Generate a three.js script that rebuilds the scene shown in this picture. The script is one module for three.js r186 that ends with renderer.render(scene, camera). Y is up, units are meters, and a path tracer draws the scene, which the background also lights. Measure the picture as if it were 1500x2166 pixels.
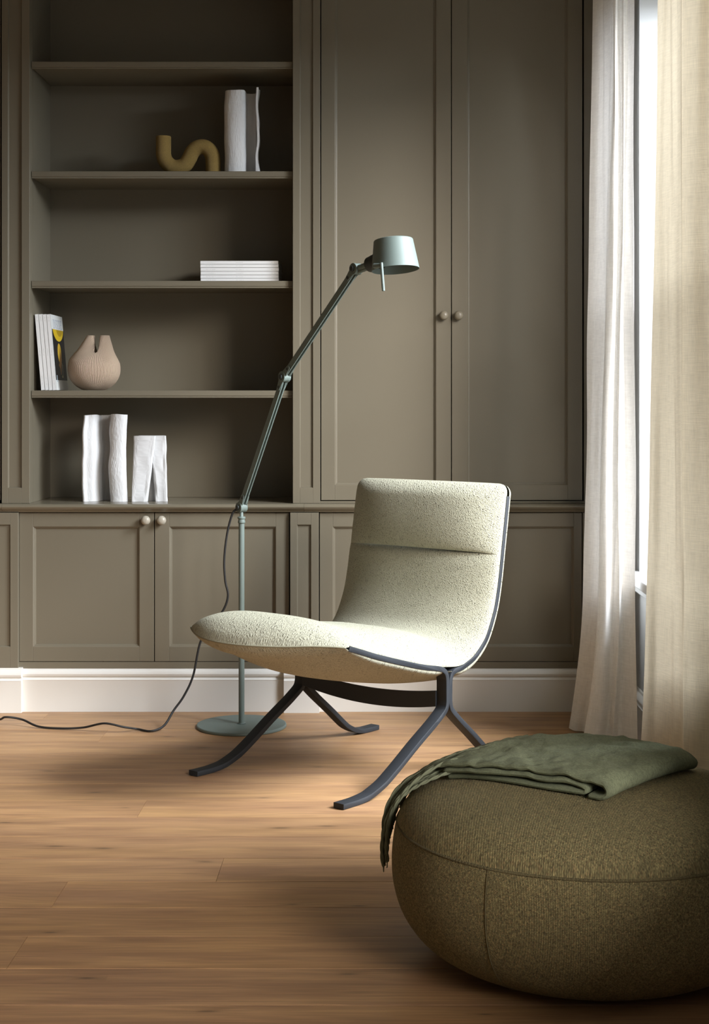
import * as THREE from 'three';
import { RoundedBoxGeometry } from 'three/addons/geometries/RoundedBoxGeometry.js';
import { mergeGeometries, mergeVertices, toCreasedNormals } from 'three/addons/utils/BufferGeometryUtils.js';
import { MarchingCubes } from 'three/addons/objects/MarchingCubes.js';
import { RectAreaLightUniformsLib } from 'three/addons/lights/RectAreaLightUniformsLib.js';

// ------------------------------------------------------------------ camera, sky, light, exposure
const W = 1500, H = 2166, F = 3240;                       // frame and focal length in its pixels
const scene = new THREE.Scene();
const camera = new THREE.PerspectiveCamera(2 * Math.atan(H / 2 / F) * 180 / Math.PI, W / H, 0.05, 60);
camera.position.set(0, 1.1, 0);                           // eye height 1.1 m, looking level along -z
camera.setViewOffset(W, H, -50, 238, W, H);               // the lens is shifted down and to the left
const SKY = new THREE.Color(0.86, 0.94, 1.0);
scene.background = SKY;
scene.backgroundIntensity = 0.9;
RectAreaLightUniformsLib.init();
const sun = new THREE.DirectionalLight(0xfff6ee, 4.4);    // low sun behind thin cloud, through the windows on the right: a wide soft disc
sun.position.set(0.56 * 9, 0.31 * 9, 0.77 * 9 - 3); sun.target.position.set(0, 0, -3);
sun.castShadow = true; sun.shadow.radius = 45; sun.shadow.mapSize.set(2048, 2048);
Object.assign(sun.shadow.camera, { left: -5, right: 5, top: 5, bottom: -5, near: 0.1, far: 20 });
scene.add(sun, sun.target);
const skylight = new THREE.RectAreaLight(0xeef5ff, 62, 2.5, 2.1);   // the bright part of the overcast sky outside the window
skylight.position.set(3.2, 3.3, -3.3); skylight.lookAt(-0.3, 0.6, -4.4); scene.add(skylight);
const EXPOSURE = 1.08;

// ------------------------------------------------------------------ small tools
function rng(seed) { let a = seed >>> 0; return () => { a = (a + 0x6D2B79F5) | 0; let t = Math.imul(a ^ (a >>> 15), 1 | a); t = (t + Math.imul(t ^ (t >>> 7), 61 | t)) ^ t; return ((t ^ (t >>> 14)) >>> 0) / 4294967296; }; }
const clamp = (x, a = 0, b = 1) => Math.min(b, Math.max(a, x));
const mix = (a, b, t) => a + (b - a) * t;
const smooth = (a, b, x) => { const t = clamp((x - a) / (b - a)); return t * t * (3 - 2 * t); };
function lattice(seed, nx, ny) {                          // periodic value noise on an nx x ny lattice
  const r = rng(seed), v = Float32Array.from({ length: nx * ny }, r);
  return (x, y) => {
    x = ((x % nx) + nx) % nx; y = ((y % ny) + ny) % ny;
    const i = Math.floor(x), j = Math.floor(y), fx = x - i, fy = y - j, sx = fx * fx * (3 - 2 * fx), sy = fy * fy * (3 - 2 * fy);
    const i1 = (i + 1) % nx, j1 = (j + 1) % ny;
    return mix(mix(v[j * nx + i % nx], v[j * nx + i1], sx), mix(v[j1 * nx + i % nx], v[j1 * nx + i1], sx), sy);
  };
}
function texture(w, h, fn, srgb) {                        // fn(x, y) -> [r, g, b] in 0..255
  const d = new Uint8Array(w * h * 4);
  for (let y = 0; y < h; y++) for (let x = 0; x < w; x++) { const c = fn(x, y), k = (y * w + x) * 4; d[k] = clamp(c[0], 0, 255); d[k + 1] = clamp(c[1], 0, 255); d[k + 2] = clamp(c[2], 0, 255); d[k + 3] = 255; }
  const t = new THREE.DataTexture(d, w, h); t.magFilter = THREE.LinearFilter; t.minFilter = THREE.LinearMipmapLinearFilter; t.generateMipmaps = true;
  t.wrapS = t.wrapT = THREE.RepeatWrapping; if (srgb) t.colorSpace = THREE.SRGBColorSpace; t.needsUpdate = true; return t;
}
const grey = (w, h, fn) => texture(w, h, (x, y) => { const v = 255 * fn(x, y); return [v, v, v]; });
function per(t, size) { const c = t.clone(); c.repeat.set(1 / size, 1 / size); c.needsUpdate = true; return c; }   // uv are metres
const std = (o) => new THREE.MeshStandardMaterial(o);
const phys = (o) => new THREE.MeshPhysicalMaterial(o);
const lin = (r, g, b) => new THREE.Color().setRGB(r, g, b);

// elevation helpers: the wall was surveyed in pixels of the photograph at a known distance d
const ex = (px, d) => (px - 800) * d / F, ey = (py, d) => 1.1 - (py - 845) * d / F;

// ------------------------------------------------------------------ naming
const used = {};
function numbered(n) { if (!(n in used)) { used[n] = 0; return n; } used[n]++; return n + '_' + String(used[n]).padStart(3, '0'); }
function shade(m) { m.castShadow = m.receiveShadow = true; return m; }
function mesh(name, geo, mat, parent, label) {
  const m = shade(new THREE.Mesh(geo, mat)); m.name = parent ? name : numbered(name);
  (parent || scene).add(m); if (label) m.userData.label = label; return m;
}
function thing(name, label, category, p = [0, 0, 0], turn = 0, group) {
  const o = new THREE.Group(); o.name = numbered(name); o.position.set(...p); o.rotation.y = turn;
  o.userData = { label, category }; if (group) o.userData.group = group; scene.add(o); return o;
}
function tag(o, label, category, group) { Object.assign(o.userData, { label, category }); if (group) o.userData.group = group; return o; }
function struct(name, p = [0, 0, 0]) { const o = new THREE.Group(); o.name = name; o.position.set(...p); o.userData.kind = 'structure'; scene.add(o); return o; }
function structMesh(name, geo, mat) { const m = mesh(name, geo, mat); m.userData.kind = 'structure'; return m; }
function copyOf(o, name, p, turn) { const c = o.clone(); c.name = numbered(name); c.position.set(...p); if (turn !== undefined) c.rotation.y = turn; scene.add(c); return c; }

// ------------------------------------------------------------------ geometry tools
function box(x0, x1, y0, y1, z0, z1, r = 0.001) {
  const w = x1 - x0, h = y1 - y0, d = z1 - z0;
  const g = r > 0 ? new RoundedBoxGeometry(w, h, d, 2, Math.min(r, w / 2.1, h / 2.1, d / 2.1)) : new THREE.BoxGeometry(w, h, d);
  g.translate((x0 + x1) / 2, (y0 + y1) / 2, (z0 + z1) / 2); return g;
}
function flat(g) { const q = g.index ? g.toNonIndexed() : g; q.computeVertexNormals(); return q; }
function fromTris(pos) { const g = new THREE.BufferGeometry(); g.setAttribute('position', new THREE.Float32BufferAttribute(pos, 3)); g.setAttribute('uv', new THREE.Float32BufferAttribute(pos.length / 3 * 2, 2).copyArray(pos.reduce((a, v, i) => { if (i % 3 < 2) a.push(v); return a; }, []))); g.computeVertexNormals(); return g; }
// a rectangular frame swept along x0..x1, y0..y1: profile = [[inset, z], ...] from outside in; fill closes the middle
function ring(x0, x1, y0, y1, profile, fill) {
  const P = []; const c = ([i, z]) => [[x0 + i, y0 + i, z], [x1 - i, y0 + i, z], [x1 - i, y1 - i, z], [x0 + i, y1 - i, z]];
  for (let k = 0; k + 1 < profile.length; k++) { const a = c(profile[k]), b = c(profile[k + 1]); for (let q = 0; q < 4; q++) { const r = (q + 1) % 4; P.push(...a[q], ...a[r], ...b[r], ...a[q], ...b[r], ...b[q]); } }
  if (fill) { const a = c(profile[profile.length - 1]); P.push(...a[0], ...a[1], ...a[2], ...a[0], ...a[2], ...a[3]); }
  return fromTris(P);
}
// a profile of [forward, up] points swept along x
function prismX(pts, x0, x1, crease = 0.6) {
  const s = new THREE.Shape(pts.map(([z, y]) => new THREE.Vector2(-z, y)));
  const g = new THREE.ExtrudeGeometry(s, { depth: x1 - x0, bevelEnabled: false, steps: 1 });
  g.rotateY(Math.PI / 2); g.translate(x0, 0, 0); return toCreasedNormals(g, crease);
}
function grid(nu, nv, f, uvf, closed) {                   // f(i/nu, j/nv) -> [x, y, z]
  const p = [], uv = [], ix = [];
  for (let j = 0; j <= nv; j++) for (let i = 0; i <= nu; i++) { const a = f(i / nu, j / nv); p.push(...a); uv.push(...(uvf ? uvf(i / nu, j / nv, a) : [i / nu, j / nv])); }
  for (let j = 0; j < nv; j++) for (let i = 0; i < nu; i++) { const a = j * (nu + 1) + i, b = a + 1, c = a + nu + 1, d = c + 1; ix.push(a, b, d, a, d, c); }
  const g = new THREE.BufferGeometry(); g.setAttribute('position', new THREE.Float32BufferAttribute(p, 3)); g.setAttribute('uv', new THREE.Float32BufferAttribute(uv, 2)); g.setIndex(ix); g.computeVertexNormals();
  if (closed) { const n = g.attributes.normal; for (let j = 0; j <= nv; j++) { const a = j * (nu + 1), b = a + nu, v = new THREE.Vector3(n.getX(a) + n.getX(b), n.getY(a) + n.getY(b), n.getZ(a) + n.getZ(b)).normalize(); n.setXYZ(a, v.x, v.y, v.z); n.setXYZ(b, v.x, v.y, v.z); } }
  return g;
}
const V3 = (a) => new THREE.Vector3(...a);
function tube(pts, r, seg = 60, rad = 8, tension = 0.5) { return new THREE.TubeGeometry(new THREE.CatmullRomCurve3(pts.map(V3), false, 'catmullrom', tension), seg, r, rad, false); }
function rod(a, b, r, r2 = r, n = 20) { const A = V3(a), B = V3(b), g = new THREE.CylinderGeometry(r2, r, A.distanceTo(B), n); g.translate(0, A.distanceTo(B) / 2, 0); g.applyQuaternion(new THREE.Quaternion().setFromUnitVectors(new THREE.Vector3(0, 1, 0), B.clone().sub(A).normalize())); g.translate(...a); return g; }
function lathe(pts, n = 64, curve) { let q = pts.map(([r, y]) => new THREE.Vector2(Math.max(r, 1e-4), y)); if (curve) q = new THREE.SplineCurve(q).getPoints(curve); return new THREE.LatheGeometry(q, n); }
const merge = (a) => mergeGeometries(a.map(g => { const q = g.index ? g.toNonIndexed() : g.clone(); for (const k of Object.keys(q.attributes)) if (!['position', 'normal', 'uv'].includes(k)) q.deleteAttribute(k); return q; }));

// ------------------------------------------------------------------ textures
const n1 = lattice(11, 64, 64), n2 = lattice(12, 128, 128), n3 = lattice(13, 32, 32);
const fbm = (x, y) => (n3(x, y) * 0.5 + n1(x * 2, y * 2) * 0.3 + n2(x * 4, y * 4) * 0.2);
function oak(seed) {                                      // one board, 2.2 m x 0.178 m, grain along u
  const r = rng(seed), a = lattice(seed + 1, 12, 7), b = lattice(seed + 2, 22, 60), c = lattice(seed + 3, 60, 190), e = lattice(seed + 4, 5, 3);
  const knots = Array.from({ length: 2 + (r() * 3 | 0) }, () => [r() * 2048, 20 + r() * 150, 4 + r() * 7]), w = 2048, h = 176, off = r() * 9;
  return texture(w, h, (x, y) => {
    let warp = 0, dark = 0;
    for (const [kx, ky, kr] of knots) { const dx = (x - kx) / (kr * 7), dy = (y - ky) / (kr * 1.6), q = dx * dx + dy * dy; warp += Math.exp(-q) * Math.sign(y - ky) * 7; dark += Math.exp(-(((x - kx) / (kr * 2.2)) ** 2 + ((y - ky) / (kr * 0.6)) ** 2) * 1.2) * 0.5 + Math.exp(-q * 0.7) * 0.13; }
    const u = x / w, v = (y + warp) / h;
    const big = a(u * 12, v * 7), wave = e(u * 5, v * 3), fib = b(u * 22, v * 60 + wave * 3), fine = c(u * 60, v * 190);
    const cath = 0.5 + 0.5 * Math.sin((v * 9 + wave * 4 + off + big * 1.6) * 6.28);
    let t = 0.96 + (big - 0.5) * 0.17 + (fib - 0.5) * 0.10 + (fine - 0.5) * 0.09 - 0.045 * cath - dark * 0.55 + (c(u * 60 + 17, v * 190 + 40) - 0.5) * 0.05;
    return [186 * t, 152 * t * (0.985 + 0.03 * big), 118 * t * (0.96 + 0.06 * wave)];
  }, true);
}
const oakMaps = [201, 222, 243, 264, 285, 306].map(oak);
function strokes(size, seed, count, len, wid, curl) {     // height field of wrapped short curling yarns
  const h = new Float32Array(size * size), r = rng(seed);
  for (let k = 0; k < count; k++) {
    let x = r() * size, y = r() * size, a = r() * 6.28; const da = (r() - 0.5) * curl, z = 0.45 + r() * 0.55;
    for (let s = 0; s < len; s++) {
      x += Math.cos(a); y += Math.sin(a); a += da;
      const prof = z * (0.6 + 0.4 * Math.sin(Math.PI * s / len));
      for (let j = -wid; j <= wid; j++) for (let i = -wid; i <= wid; i++) { const q = (i * i + j * j) / (wid * wid); if (q > 1) continue; const X = ((Math.round(x) + i) % size + size) % size, Y = ((Math.round(y) + j) % size + size) % size, v = prof * Math.sqrt(1 - q); if (v > h[Y * size + X]) h[Y * size + X] = v; }
    }
  }
  return h;
}
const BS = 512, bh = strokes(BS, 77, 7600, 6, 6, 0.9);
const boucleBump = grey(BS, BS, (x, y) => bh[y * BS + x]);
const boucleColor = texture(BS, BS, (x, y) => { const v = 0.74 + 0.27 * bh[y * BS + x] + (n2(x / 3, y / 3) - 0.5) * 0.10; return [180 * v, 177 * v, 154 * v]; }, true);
const kr = rng(5), kn = Float32Array.from({ length: BS * BS }, kr);
const knitH = (x, y) => { const c = Math.floor(x / 8), ph = (y + (c % 2) * 4 + 5 * n2(c * 1.7, 3)) / 8, wx = Math.abs(((x % 8) + 8) % 8 - 3.5) / 4; return clamp((1 - wx * wx) * (0.55 + 0.45 * Math.abs(Math.sin(ph * Math.PI)))); };
const knitBump = grey(BS, BS, knitH);
const knitColor = texture(BS, BS, (x, y) => {
  const c = Math.floor(x / 4), q = Math.floor((y + (c % 2) * 3) / 5), k = kn[(((q * 131 + c * 17) % 4096) + 4096) % 4096], k2 = kn[5000 + ((q * 57 + c * 91) % 4096)], v = 0.70 + 0.16 * knitH(x, y) + 0.26 * (k - 0.3) + 0.30 * (n2(x / 4, y / 4) - 0.5) + 0.2 * (n1(x / 8, y / 8) - 0.5);
  const warm = k2 > 0.83 ? 1.07 : 1; return [144 * v * warm, 134 * v, 94 * v];
}, true);
const linenBump = grey(BS, BS, (x, y) => 0.5 + 0.25 * (Math.sin(x * Math.PI / 2) * Math.sin(y * Math.PI / 2)) + 0.25 * (n2(x / 40, y / 3) + n2(x / 3, y / 40) - 1));
const linenColor = texture(BS, BS, (x, y) => { const v = 0.95 + 0.05 * (n2(x / 60, y / 2.5) + n2(x / 2.5, y / 60)) + 0.03 * (fbm(x / 40, y / 40) - 0.5); return [240 * v, 238 * v, 234 * v]; }, true);
const woolBump = grey(BS, BS, (x, y) => clamp(0.4 + 0.2 * Math.sin((x + (Math.floor(y / 16) % 2 ? y : -y)) * 0.8) + 0.6 * (n2(x / 3.5, y / 3.5) - 0.5) + 0.5 * (n1(x / 16, y / 16) - 0.5)));
const woolColor = texture(BS, BS, (x, y) => { const v = 0.82 + 0.24 * n2(x / 2.2, y / 2.2) + 0.16 * (n1(x / 12, y / 12) - 0.5) + 0.05 * Math.sin((x + (Math.floor(y / 16) % 2 ? y : -y)) * 0.8); return [126 * v, 134 * v, 106 * v]; }, true);
const clayBump = grey(BS, BS, (x, y) => clamp(fbm(x / 16, y / 40) * 0.7 + 0.5 * n2(x / 9, y / 30) - 0.1));
const speckBump = grey(256, 256, (x, y) => n2(x / 2, y / 2) * 0.5 + n1(x / 4, y / 4) * 0.5);
const ochreColor = texture(256, 256, (x, y) => { const v = 0.8 + 0.4 * fbm(x / 8, y / 8); return [150 * v, 124 * v, 66 * v]; }, true);
const ribBump = grey(64, 8, (x) => 0.5 - 0.5 * Math.cos(x / 64 * 2 * Math.PI));

// ------------------------------------------------------------------ materials
const M = {
  paint: std({ color: lin(0.166, 0.145, 0.102), roughness: 0.42 }),
  paintTop: std({ color: lin(0.166, 0.145, 0.102), roughness: 0.16 }),
  paintKnob: std({ color: lin(0.21, 0.185, 0.135), roughness: 0.35 }),
  knob: std({ color: lin(0.40, 0.365, 0.29), roughness: 0.3 }),
  trim: std({ color: lin(0.72, 0.70, 0.645), roughness: 0.45 }),
  white: std({ color: lin(0.50, 0.51, 0.51), roughness: 0.5 }),
  wall: std({ color: lin(0.235, 0.21, 0.155), roughness: 0.9 }),
  ceiling: std({ color: lin(0.5, 0.48, 0.43), roughness: 0.95 }),
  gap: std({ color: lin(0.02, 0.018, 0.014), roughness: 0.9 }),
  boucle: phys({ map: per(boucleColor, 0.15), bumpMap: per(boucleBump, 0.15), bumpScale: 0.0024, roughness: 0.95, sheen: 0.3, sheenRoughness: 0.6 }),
  piping: std({ color: lin(0.26, 0.24, 0.16), roughness: 0.9 }),
  steel: std({ color: lin(0.017, 0.020, 0.024), roughness: 0.66, metalness: 0.0, bumpMap: per(speckBump, 0.05), bumpScale: 0.0001 }),
  lamp: std({ color: lin(0.15, 0.188, 0.165), roughness: 0.55, bumpMap: per(speckBump, 0.05), bumpScale: 0.00008 }),
  lampDark: std({ color: lin(0.03, 0.034, 0.03), roughness: 0.5 }),
  cord: std({ color: lin(0.012, 0.011, 0.010), roughness: 0.6 }),
  knit: std({ map: per(knitColor, 0.19), bumpMap: per(knitBump, 0.19), bumpScale: 0.0012, roughness: 1 }),
  wool: phys({ map: per(woolColor, 0.12), bumpMap: per(woolBump, 0.12), bumpScale: 0.0009, roughness: 0.97, sheen: 0.25, sheenRoughness: 0.6 }),
  fringe: std({ color: lin(0.15, 0.165, 0.105), roughness: 0.97 }),
  linen: phys({ map: per(linenColor, 0.2), bumpMap: per(linenBump, 0.2), bumpScale: 0.0006, roughness: 0.95, transmission: 0.12, thickness: 0, ior: 1.2, side: THREE.DoubleSide }),
  drape: phys({ map: per(linenColor, 0.2), color: lin(0.82, 0.73, 0.56), bumpMap: per(linenBump, 0.2), bumpScale: 0.0006, roughness: 0.95, transmission: 0.20, thickness: 0, ior: 1.2, side: THREE.DoubleSide }),
  clay: std({ color: lin(0.64, 0.645, 0.64), roughness: 0.85, bumpMap: per(clayBump, 0.22), bumpScale: 0.0014 }),
  ochre: std({ map: per(ochreColor, 0.15), roughness: 0.7, bumpMap: per(speckBump, 0.04), bumpScale: 0.0008 }),
  ribbed: std({ color: lin(0.60, 0.45, 0.32), roughness: 0.85, bumpMap: ribBump, bumpScale: 0.003 }),
  paper: std({ color: lin(0.75, 0.75, 0.74), roughness: 0.55 }),
  glass: phys({ color: 0xffffff, transmission: 1, thickness: 0, roughness: 0, ior: 1.45 }),
  ground: std({ color: lin(0.22, 0.21, 0.18), roughness: 1 }),
};

// ------------------------------------------------------------------ the room
const XR = 0.855, XL = -3.3, ZB = -5.78, ZF = 3.9, CEIL = 2.9;
const floor = struct('floor');
{
  const r = rng(31), rowW = 0.178, gapW = 0.0005, top = 0;
  const boards = [];
  // joints seen in the photograph: [row counted from d = 4.029 towards the wall, x of a board's end]
  const seen = { '-6': -0.718, '0': -0.635, '-3': -0.37, '-4': -0.708, '7': -1.154, '4': 0.35, '2': 0.12, '5': -0.9 };
  const fix = (k) => seen[String(k)];
  for (let k = -31; k < 10; k++) {
    const d0 = 4.029 + k * rowW, zA = -d0 - rowW, zB = -d0;
    let cuts = []; const s = fix(k) !== undefined ? fix(k) : -0.247 * d0 - 0.08 - r() * 0.35; for (let x = s; x > XL + 0.15; x -= 2.15 - 0.2 * r()) cuts.push(x); for (let x = s + 2.35; x < XR - 0.1; x += 2.35) cuts.push(x);
    cuts = [XL, ...cuts.sort((a, b) => a - b), XR + 0.02];
    for (let i = 0; i + 1 < cuts.length; i++) boards.push([cuts[i], cuts[i + 1], zA, zB]);
  }
  const mats = oakMaps.flatMap((map) => [[1, 1, 1], [0.95, 0.94, 0.925], [1.03, 1.02, 1.0]].map(([a, b, c]) => std({ map, color: lin(0.90 * a, 0.80 * b, 0.69 * c), roughness: 0.46, bumpMap: map, bumpScale: 0.0004 })));
  for (const [x0, x1, zA, zB] of boards) {
    const lift = (r() - 0.5) * 0.0006, u0 = r(), flip = r() < 0.5 ? 1 : -1;
    const P = [], UV = [], A = [x0 + 0.0001, x1 - 0.0001, zA + gapW / 2, zB - gapW / 2], b = 0.0008, yT = top + lift, yB = top - 0.004;
    const e = 0.0004, up = [[A[0] + e, yT, A[3] - b], [A[1] - e, yT, A[3] - b], [A[1] - e, yT, A[2] + b], [A[0] + e, yT, A[2] + b]], lo = [[A[0], yB, A[3]], [A[1], yB, A[3]], [A[1], yB, A[2]], [A[0], yB, A[2]]];
    const put = (...q) => { for (const v of q) { P.push(...v); UV.push(u0 + flip * (v[0] - x0) / 2.2, (v[2] - zA) / 0.18); } };
    put(up[0], up[1], up[2], up[0], up[2], up[3]);
    for (let i = 0; i < 4; i++) { const j = (i + 1) % 4; put(lo[i], lo[j], up[j], lo[i], up[j], up[i]); }
    const g = new THREE.BufferGeometry(); g.setAttribute('position', new THREE.Float32BufferAttribute(P, 3)); g.setAttribute('uv', new THREE.Float32BufferAttribute(UV, 2)); g.computeVertexNormals();
    mesh(numbered('plank'), g, mats[(r() * mats.length) | 0], floor);
  }
  mesh('subfloor', box(XL - 0.2, XR + 0.02, -0.2, -0.006, ZB - 0.2, ZF + 0.2, 0), M.gap, floor);
}
structMesh('ceiling', box(XL - 0.2, XR + 0.35, CEIL, CEIL + 0.2, ZB - 0.2, ZF + 0.2, 0), M.ceiling);
structMesh('wall_back', box(XL - 0.2, XR + 0.35, -0.2, CEIL, ZB - 0.2, ZB, 0), M.wall);
structMesh('wall_left', box(XL - 0.2, XL, -0.2, CEIL, ZB, ZF, 0), M.wall);
structMesh('wall_front', box(XL - 0.2, XR + 0.35, -0.2, CEIL, ZF, ZF + 0.2, 0), M.wall);
const SILL = 0.505, HEAD = 2.49, WZ0 = -5.01, WZ1 = -3.25;    // the curtained window in the right wall
const VZ0 = -2.48, VZ1 = 3.3;                                   // the wide window further along the same wall, beside and behind the camera
structMesh('wall_right', merge([
  box(XR, XR + 0.35, -0.2, SILL, ZB, ZF, 0), box(XR, XR + 0.35, HEAD, CEIL, ZB, ZF, 0),
  box(XR, XR + 0.35, SILL, HEAD, ZB, WZ0, 0), box(XR, XR + 0.35, SILL, HEAD, WZ1, VZ0, 0), box(XR, XR + 0.35, SILL, HEAD, VZ1, ZF, 0)]), M.white);
function windowUnit(n, z0, z1, lights) {
  const w = struct('window_' + n);
  const xo = XR + 0.2, t = 0.05, mid = 1.5, at = (k) => mix(z0 + 0.09, z1 - 0.09, k / lights);
  const sash = (y0, y1, x) => { const p = [box(x, x + 0.04, y0, y0 + t, z0 + 0.04, z1 - 0.04, 0.004), box(x, x + 0.04, y1 - t, y1, z0 + 0.04, z1 - 0.04, 0.004), box(x, x + 0.04, y0, y1, z0 + 0.04, z0 + 0.04 + t, 0.004), box(x, x + 0.04, y0, y1, z1 - 0.04 - t, z1 - 0.04, 0.004)]; for (let k = 1; k < lights; k++) p.push(box(x + 0.005, x + 0.035, y0, y1, at(k) - 0.012, at(k) + 0.012, 0.004)); return merge(p); };
  mesh('window_frame', merge([box(xo - 0.01, xo + 0.1, SILL + 0.03, HEAD, z0, z0 + 0.04, 0.003), box(xo - 0.01, xo + 0.1, SILL + 0.03, HEAD, z1 - 0.04, z1, 0.003), box(xo - 0.01, xo + 0.1, HEAD - 0.04, HEAD, z0, z1, 0.003)]), M.white, w);
  mesh('sash', sash(SILL + 0.035, mid + 0.03, xo), M.white, w); mesh('sash', sash(mid - 0.02, HEAD - 0.04, xo + 0.045), M.white, w);
  for (const [y0, y1, x] of [[SILL + 0.08, mid - 0.02, xo + 0.02], [mid + 0.03, HEAD - 0.09, xo + 0.065]]) for (let k = 0; k < lights; k++) {
    const a = at(k) + (k ? 0.012 : 0), b = at(k + 1) - (k < lights - 1 ? 0.012 : 0);
    const g = new THREE.PlaneGeometry(b - a, y1 - y0); g.rotateY(Math.PI / 2); g.translate(x, (y0 + y1) / 2, (a + b) / 2); mesh('glass_pane', g, M.glass, w);
  }
  mesh('window_sill', merge([box(XR - 0.042, XR + 0.2, SILL, 0.537, z0 - 0.06, z1 + 0.06, 0.006), box(XR - 0.02, XR + 0.004, SILL - 0.03, SILL, z0 - 0.04, z1 + 0.04, 0.005)]), M.white, w);
}
windowUnit(1, WZ0, WZ1, 2); windowUnit(2, VZ0, VZ1, 4);
structMesh('terrace', box(XR + 0.36, 9, -0.6, -0.4, -12, 12, 0), M.ground);

// ------------------------------------------------------------------ baseboards
const basePts = [[-0.02, 0], [0.012, 0], [0.012, 0.109], [0.0135, 0.113], [0.009, 0.117], [0.007, 0.121], [0.0125, 0.126], [0.0145, 0.133], [0.0125, 0.140], [0.0075, 0.146], [0.003, 0.150], [0.001, 0.156], [-0.02, 0.156]];
{
  const b = struct('baseboard_back'); const d = -5.407;
  const segs = [[-22, 47, 0.0215], [47, 601, 0], [601, 676, 0.0215], [676, 1310, 0]];
  for (const [a, c, f] of segs) { const g = prismX(basePts.map(([z, y]) => [z + (z > -0.01 ? f : 0), y]), ex(a, 5.39), ex(c, 5.39), 0.5); g.translate(0, 0, d); mesh(f ? 'plinth_block' : 'board', g, M.trim, b); }
  const g2 = prismX(basePts, XL, ex(-22, 5.39), 0.5); g2.translate(0, 0, d); mesh('board', g2, M.trim, b);
  const r = struct('baseboard_right'); const g = prismX(basePts, 0, 9.2, 0.5); g.rotateY(-Math.PI / 2); g.translate(XR - 0.005, 0, -5.39); mesh('board', g, M.trim, r);
}

// ------------------------------------------------------------------ fitted cupboards
const D = { low: 5.402, lowP: 5.386, up: 5.421, upP: 5.408 };
function knobGeo() { return lathe([[0, 0.030], [0.006, 0.0295], [0.012, 0.0265], [0.0158, 0.0205], [0.0162, 0.0155], [0.013, 0.010], [0.008, 0.0065], [0.0065, 0.003], [0.008, 0]], 32, 40).rotateX(Math.PI / 2); }
const knobShape = knobGeo();
// a framed door given by its outline and the outline of its panel moulding
function door(parent, x0, x1, y0, y1, px0, px1, py0, py1, z, knob) {
  const t = 0.020, pieces = [box(x0, px0, y0, y1, z - t, z, 0.0012), box(px1, x1, y0, y1, z - t, z, 0.0012), box(px0, px1, y0, py0, z - t, z, 0.0012), box(px0, px1, py1, y1, z - t, z, 0.0012)];
  const d = mesh('door', merge(pieces), M.paint, parent);
  mesh('moulding', ring(px0 - 0.0005, px1 + 0.0005, py0 - 0.0005, py1 + 0.0005, [[0, z - 0.001], [0.0008, z - 0.0008], [0.0035, z - 0.003], [0.0045, z - 0.0065], [0.0078, z - 0.0075], [0.0092, z - 0.0105], [0.012, z - 0.0105]]), M.paint, d);
  mesh('panel', box(px0 + 0.005, px1 - 0.005, py0 + 0.005, py1 - 0.005, z - 0.019, z - 0.0102, 0), M.paint, d);
  if (knob) { const k = mesh('knob', knobShape, knob[2] ? M.paintKnob : M.knob, d); k.position.set(knob[0], knob[1], z); }
  return d;
}
function cupboard(name, label, d, outer, topY, botY, doors, depth, railTop) {
  const c = thing(name, label, 'cabinet'); const z = -d, g = 0.0015;
  const X0 = ex(outer[0], d), X1 = ex(outer[1], d), Y0 = botY, Y1 = topY;
  mesh('carcass', merge([box(X0, X1, Y0, Y1, -depth, z - 0.026, 0)]), M.gap, c);
  for (const q of doors) door(c, ex(q.x[0], d) + g, ex(q.x[1], d) - g, q.y0 ?? ey(q.y[1], d), q.yTop ?? ey(q.y[0], d), ex(q.p[0], d), ex(q.p[1], d), ey(q.p[3], d), q.pTop ?? ey(q.p[2], d), z, q.knob && [ex(q.knob[0], d), ey(q.knob[1], d), topY > 2]);
  return c;
}
const WT = 0.702;   // underside of the worktop
const lowY0 = ey(1399, D.low);
const lowR = (c, a, b) => mesh('plinth_rail', box(ex(a, D.low), ex(b, D.low), 0.152, lowY0 - 0.002, -D.low - 0.02, -D.low, 0.0008), M.paint, c);
const lowDoor = (x0, x1, p0, p1, knob) => ({ x: [x0, x1], y: [1084, 1399], yTop: WT - 0.002, p: [p0, p1, 1114, 1368], knob });
{
  const a = cupboard('low_cupboard', 'low taupe cupboard with two panelled doors and pale round knobs, behind the lamp pole', D.low, [38.5, 613.5], WT, 0.152, [lowDoor(40, 326.5, 70, 295, [309.5, 1100]), lowDoor(326.5, 612.5, 358.5, 583.5, [343, 1100])], 5.76); lowR(a, 38.5, 613.5);
  const b = cupboard('low_cupboard', 'low taupe cupboard in shadow behind the armchair, beside the white curtain', D.low, [674.5, 1300], WT, 0.152, [lowDoor(675.5, 954, 704, 925, [936, 1100]), lowDoor(954, 1232, 984, 1214, [972, 1100])], 5.76); lowR(b, 674.5, 1300);
  mesh('filler_strip', box(ex(1233, D.low), XR - 0.001, lowY0, WT - 0.001, -D.low - 0.02, -D.low, 0.001), M.paint, b);
  const c = cupboard('trim_5', '', D.low, [-620, -22.5], WT, 0.152, [lowDoor(-620, -320, -590, -350, [-338, 1100]), lowDoor(-320, -23, -290, -53, [-304, 1100])], 5.76); lowR(c, -620, -22.5); c.userData = { kind: 'structure' };
}
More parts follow.
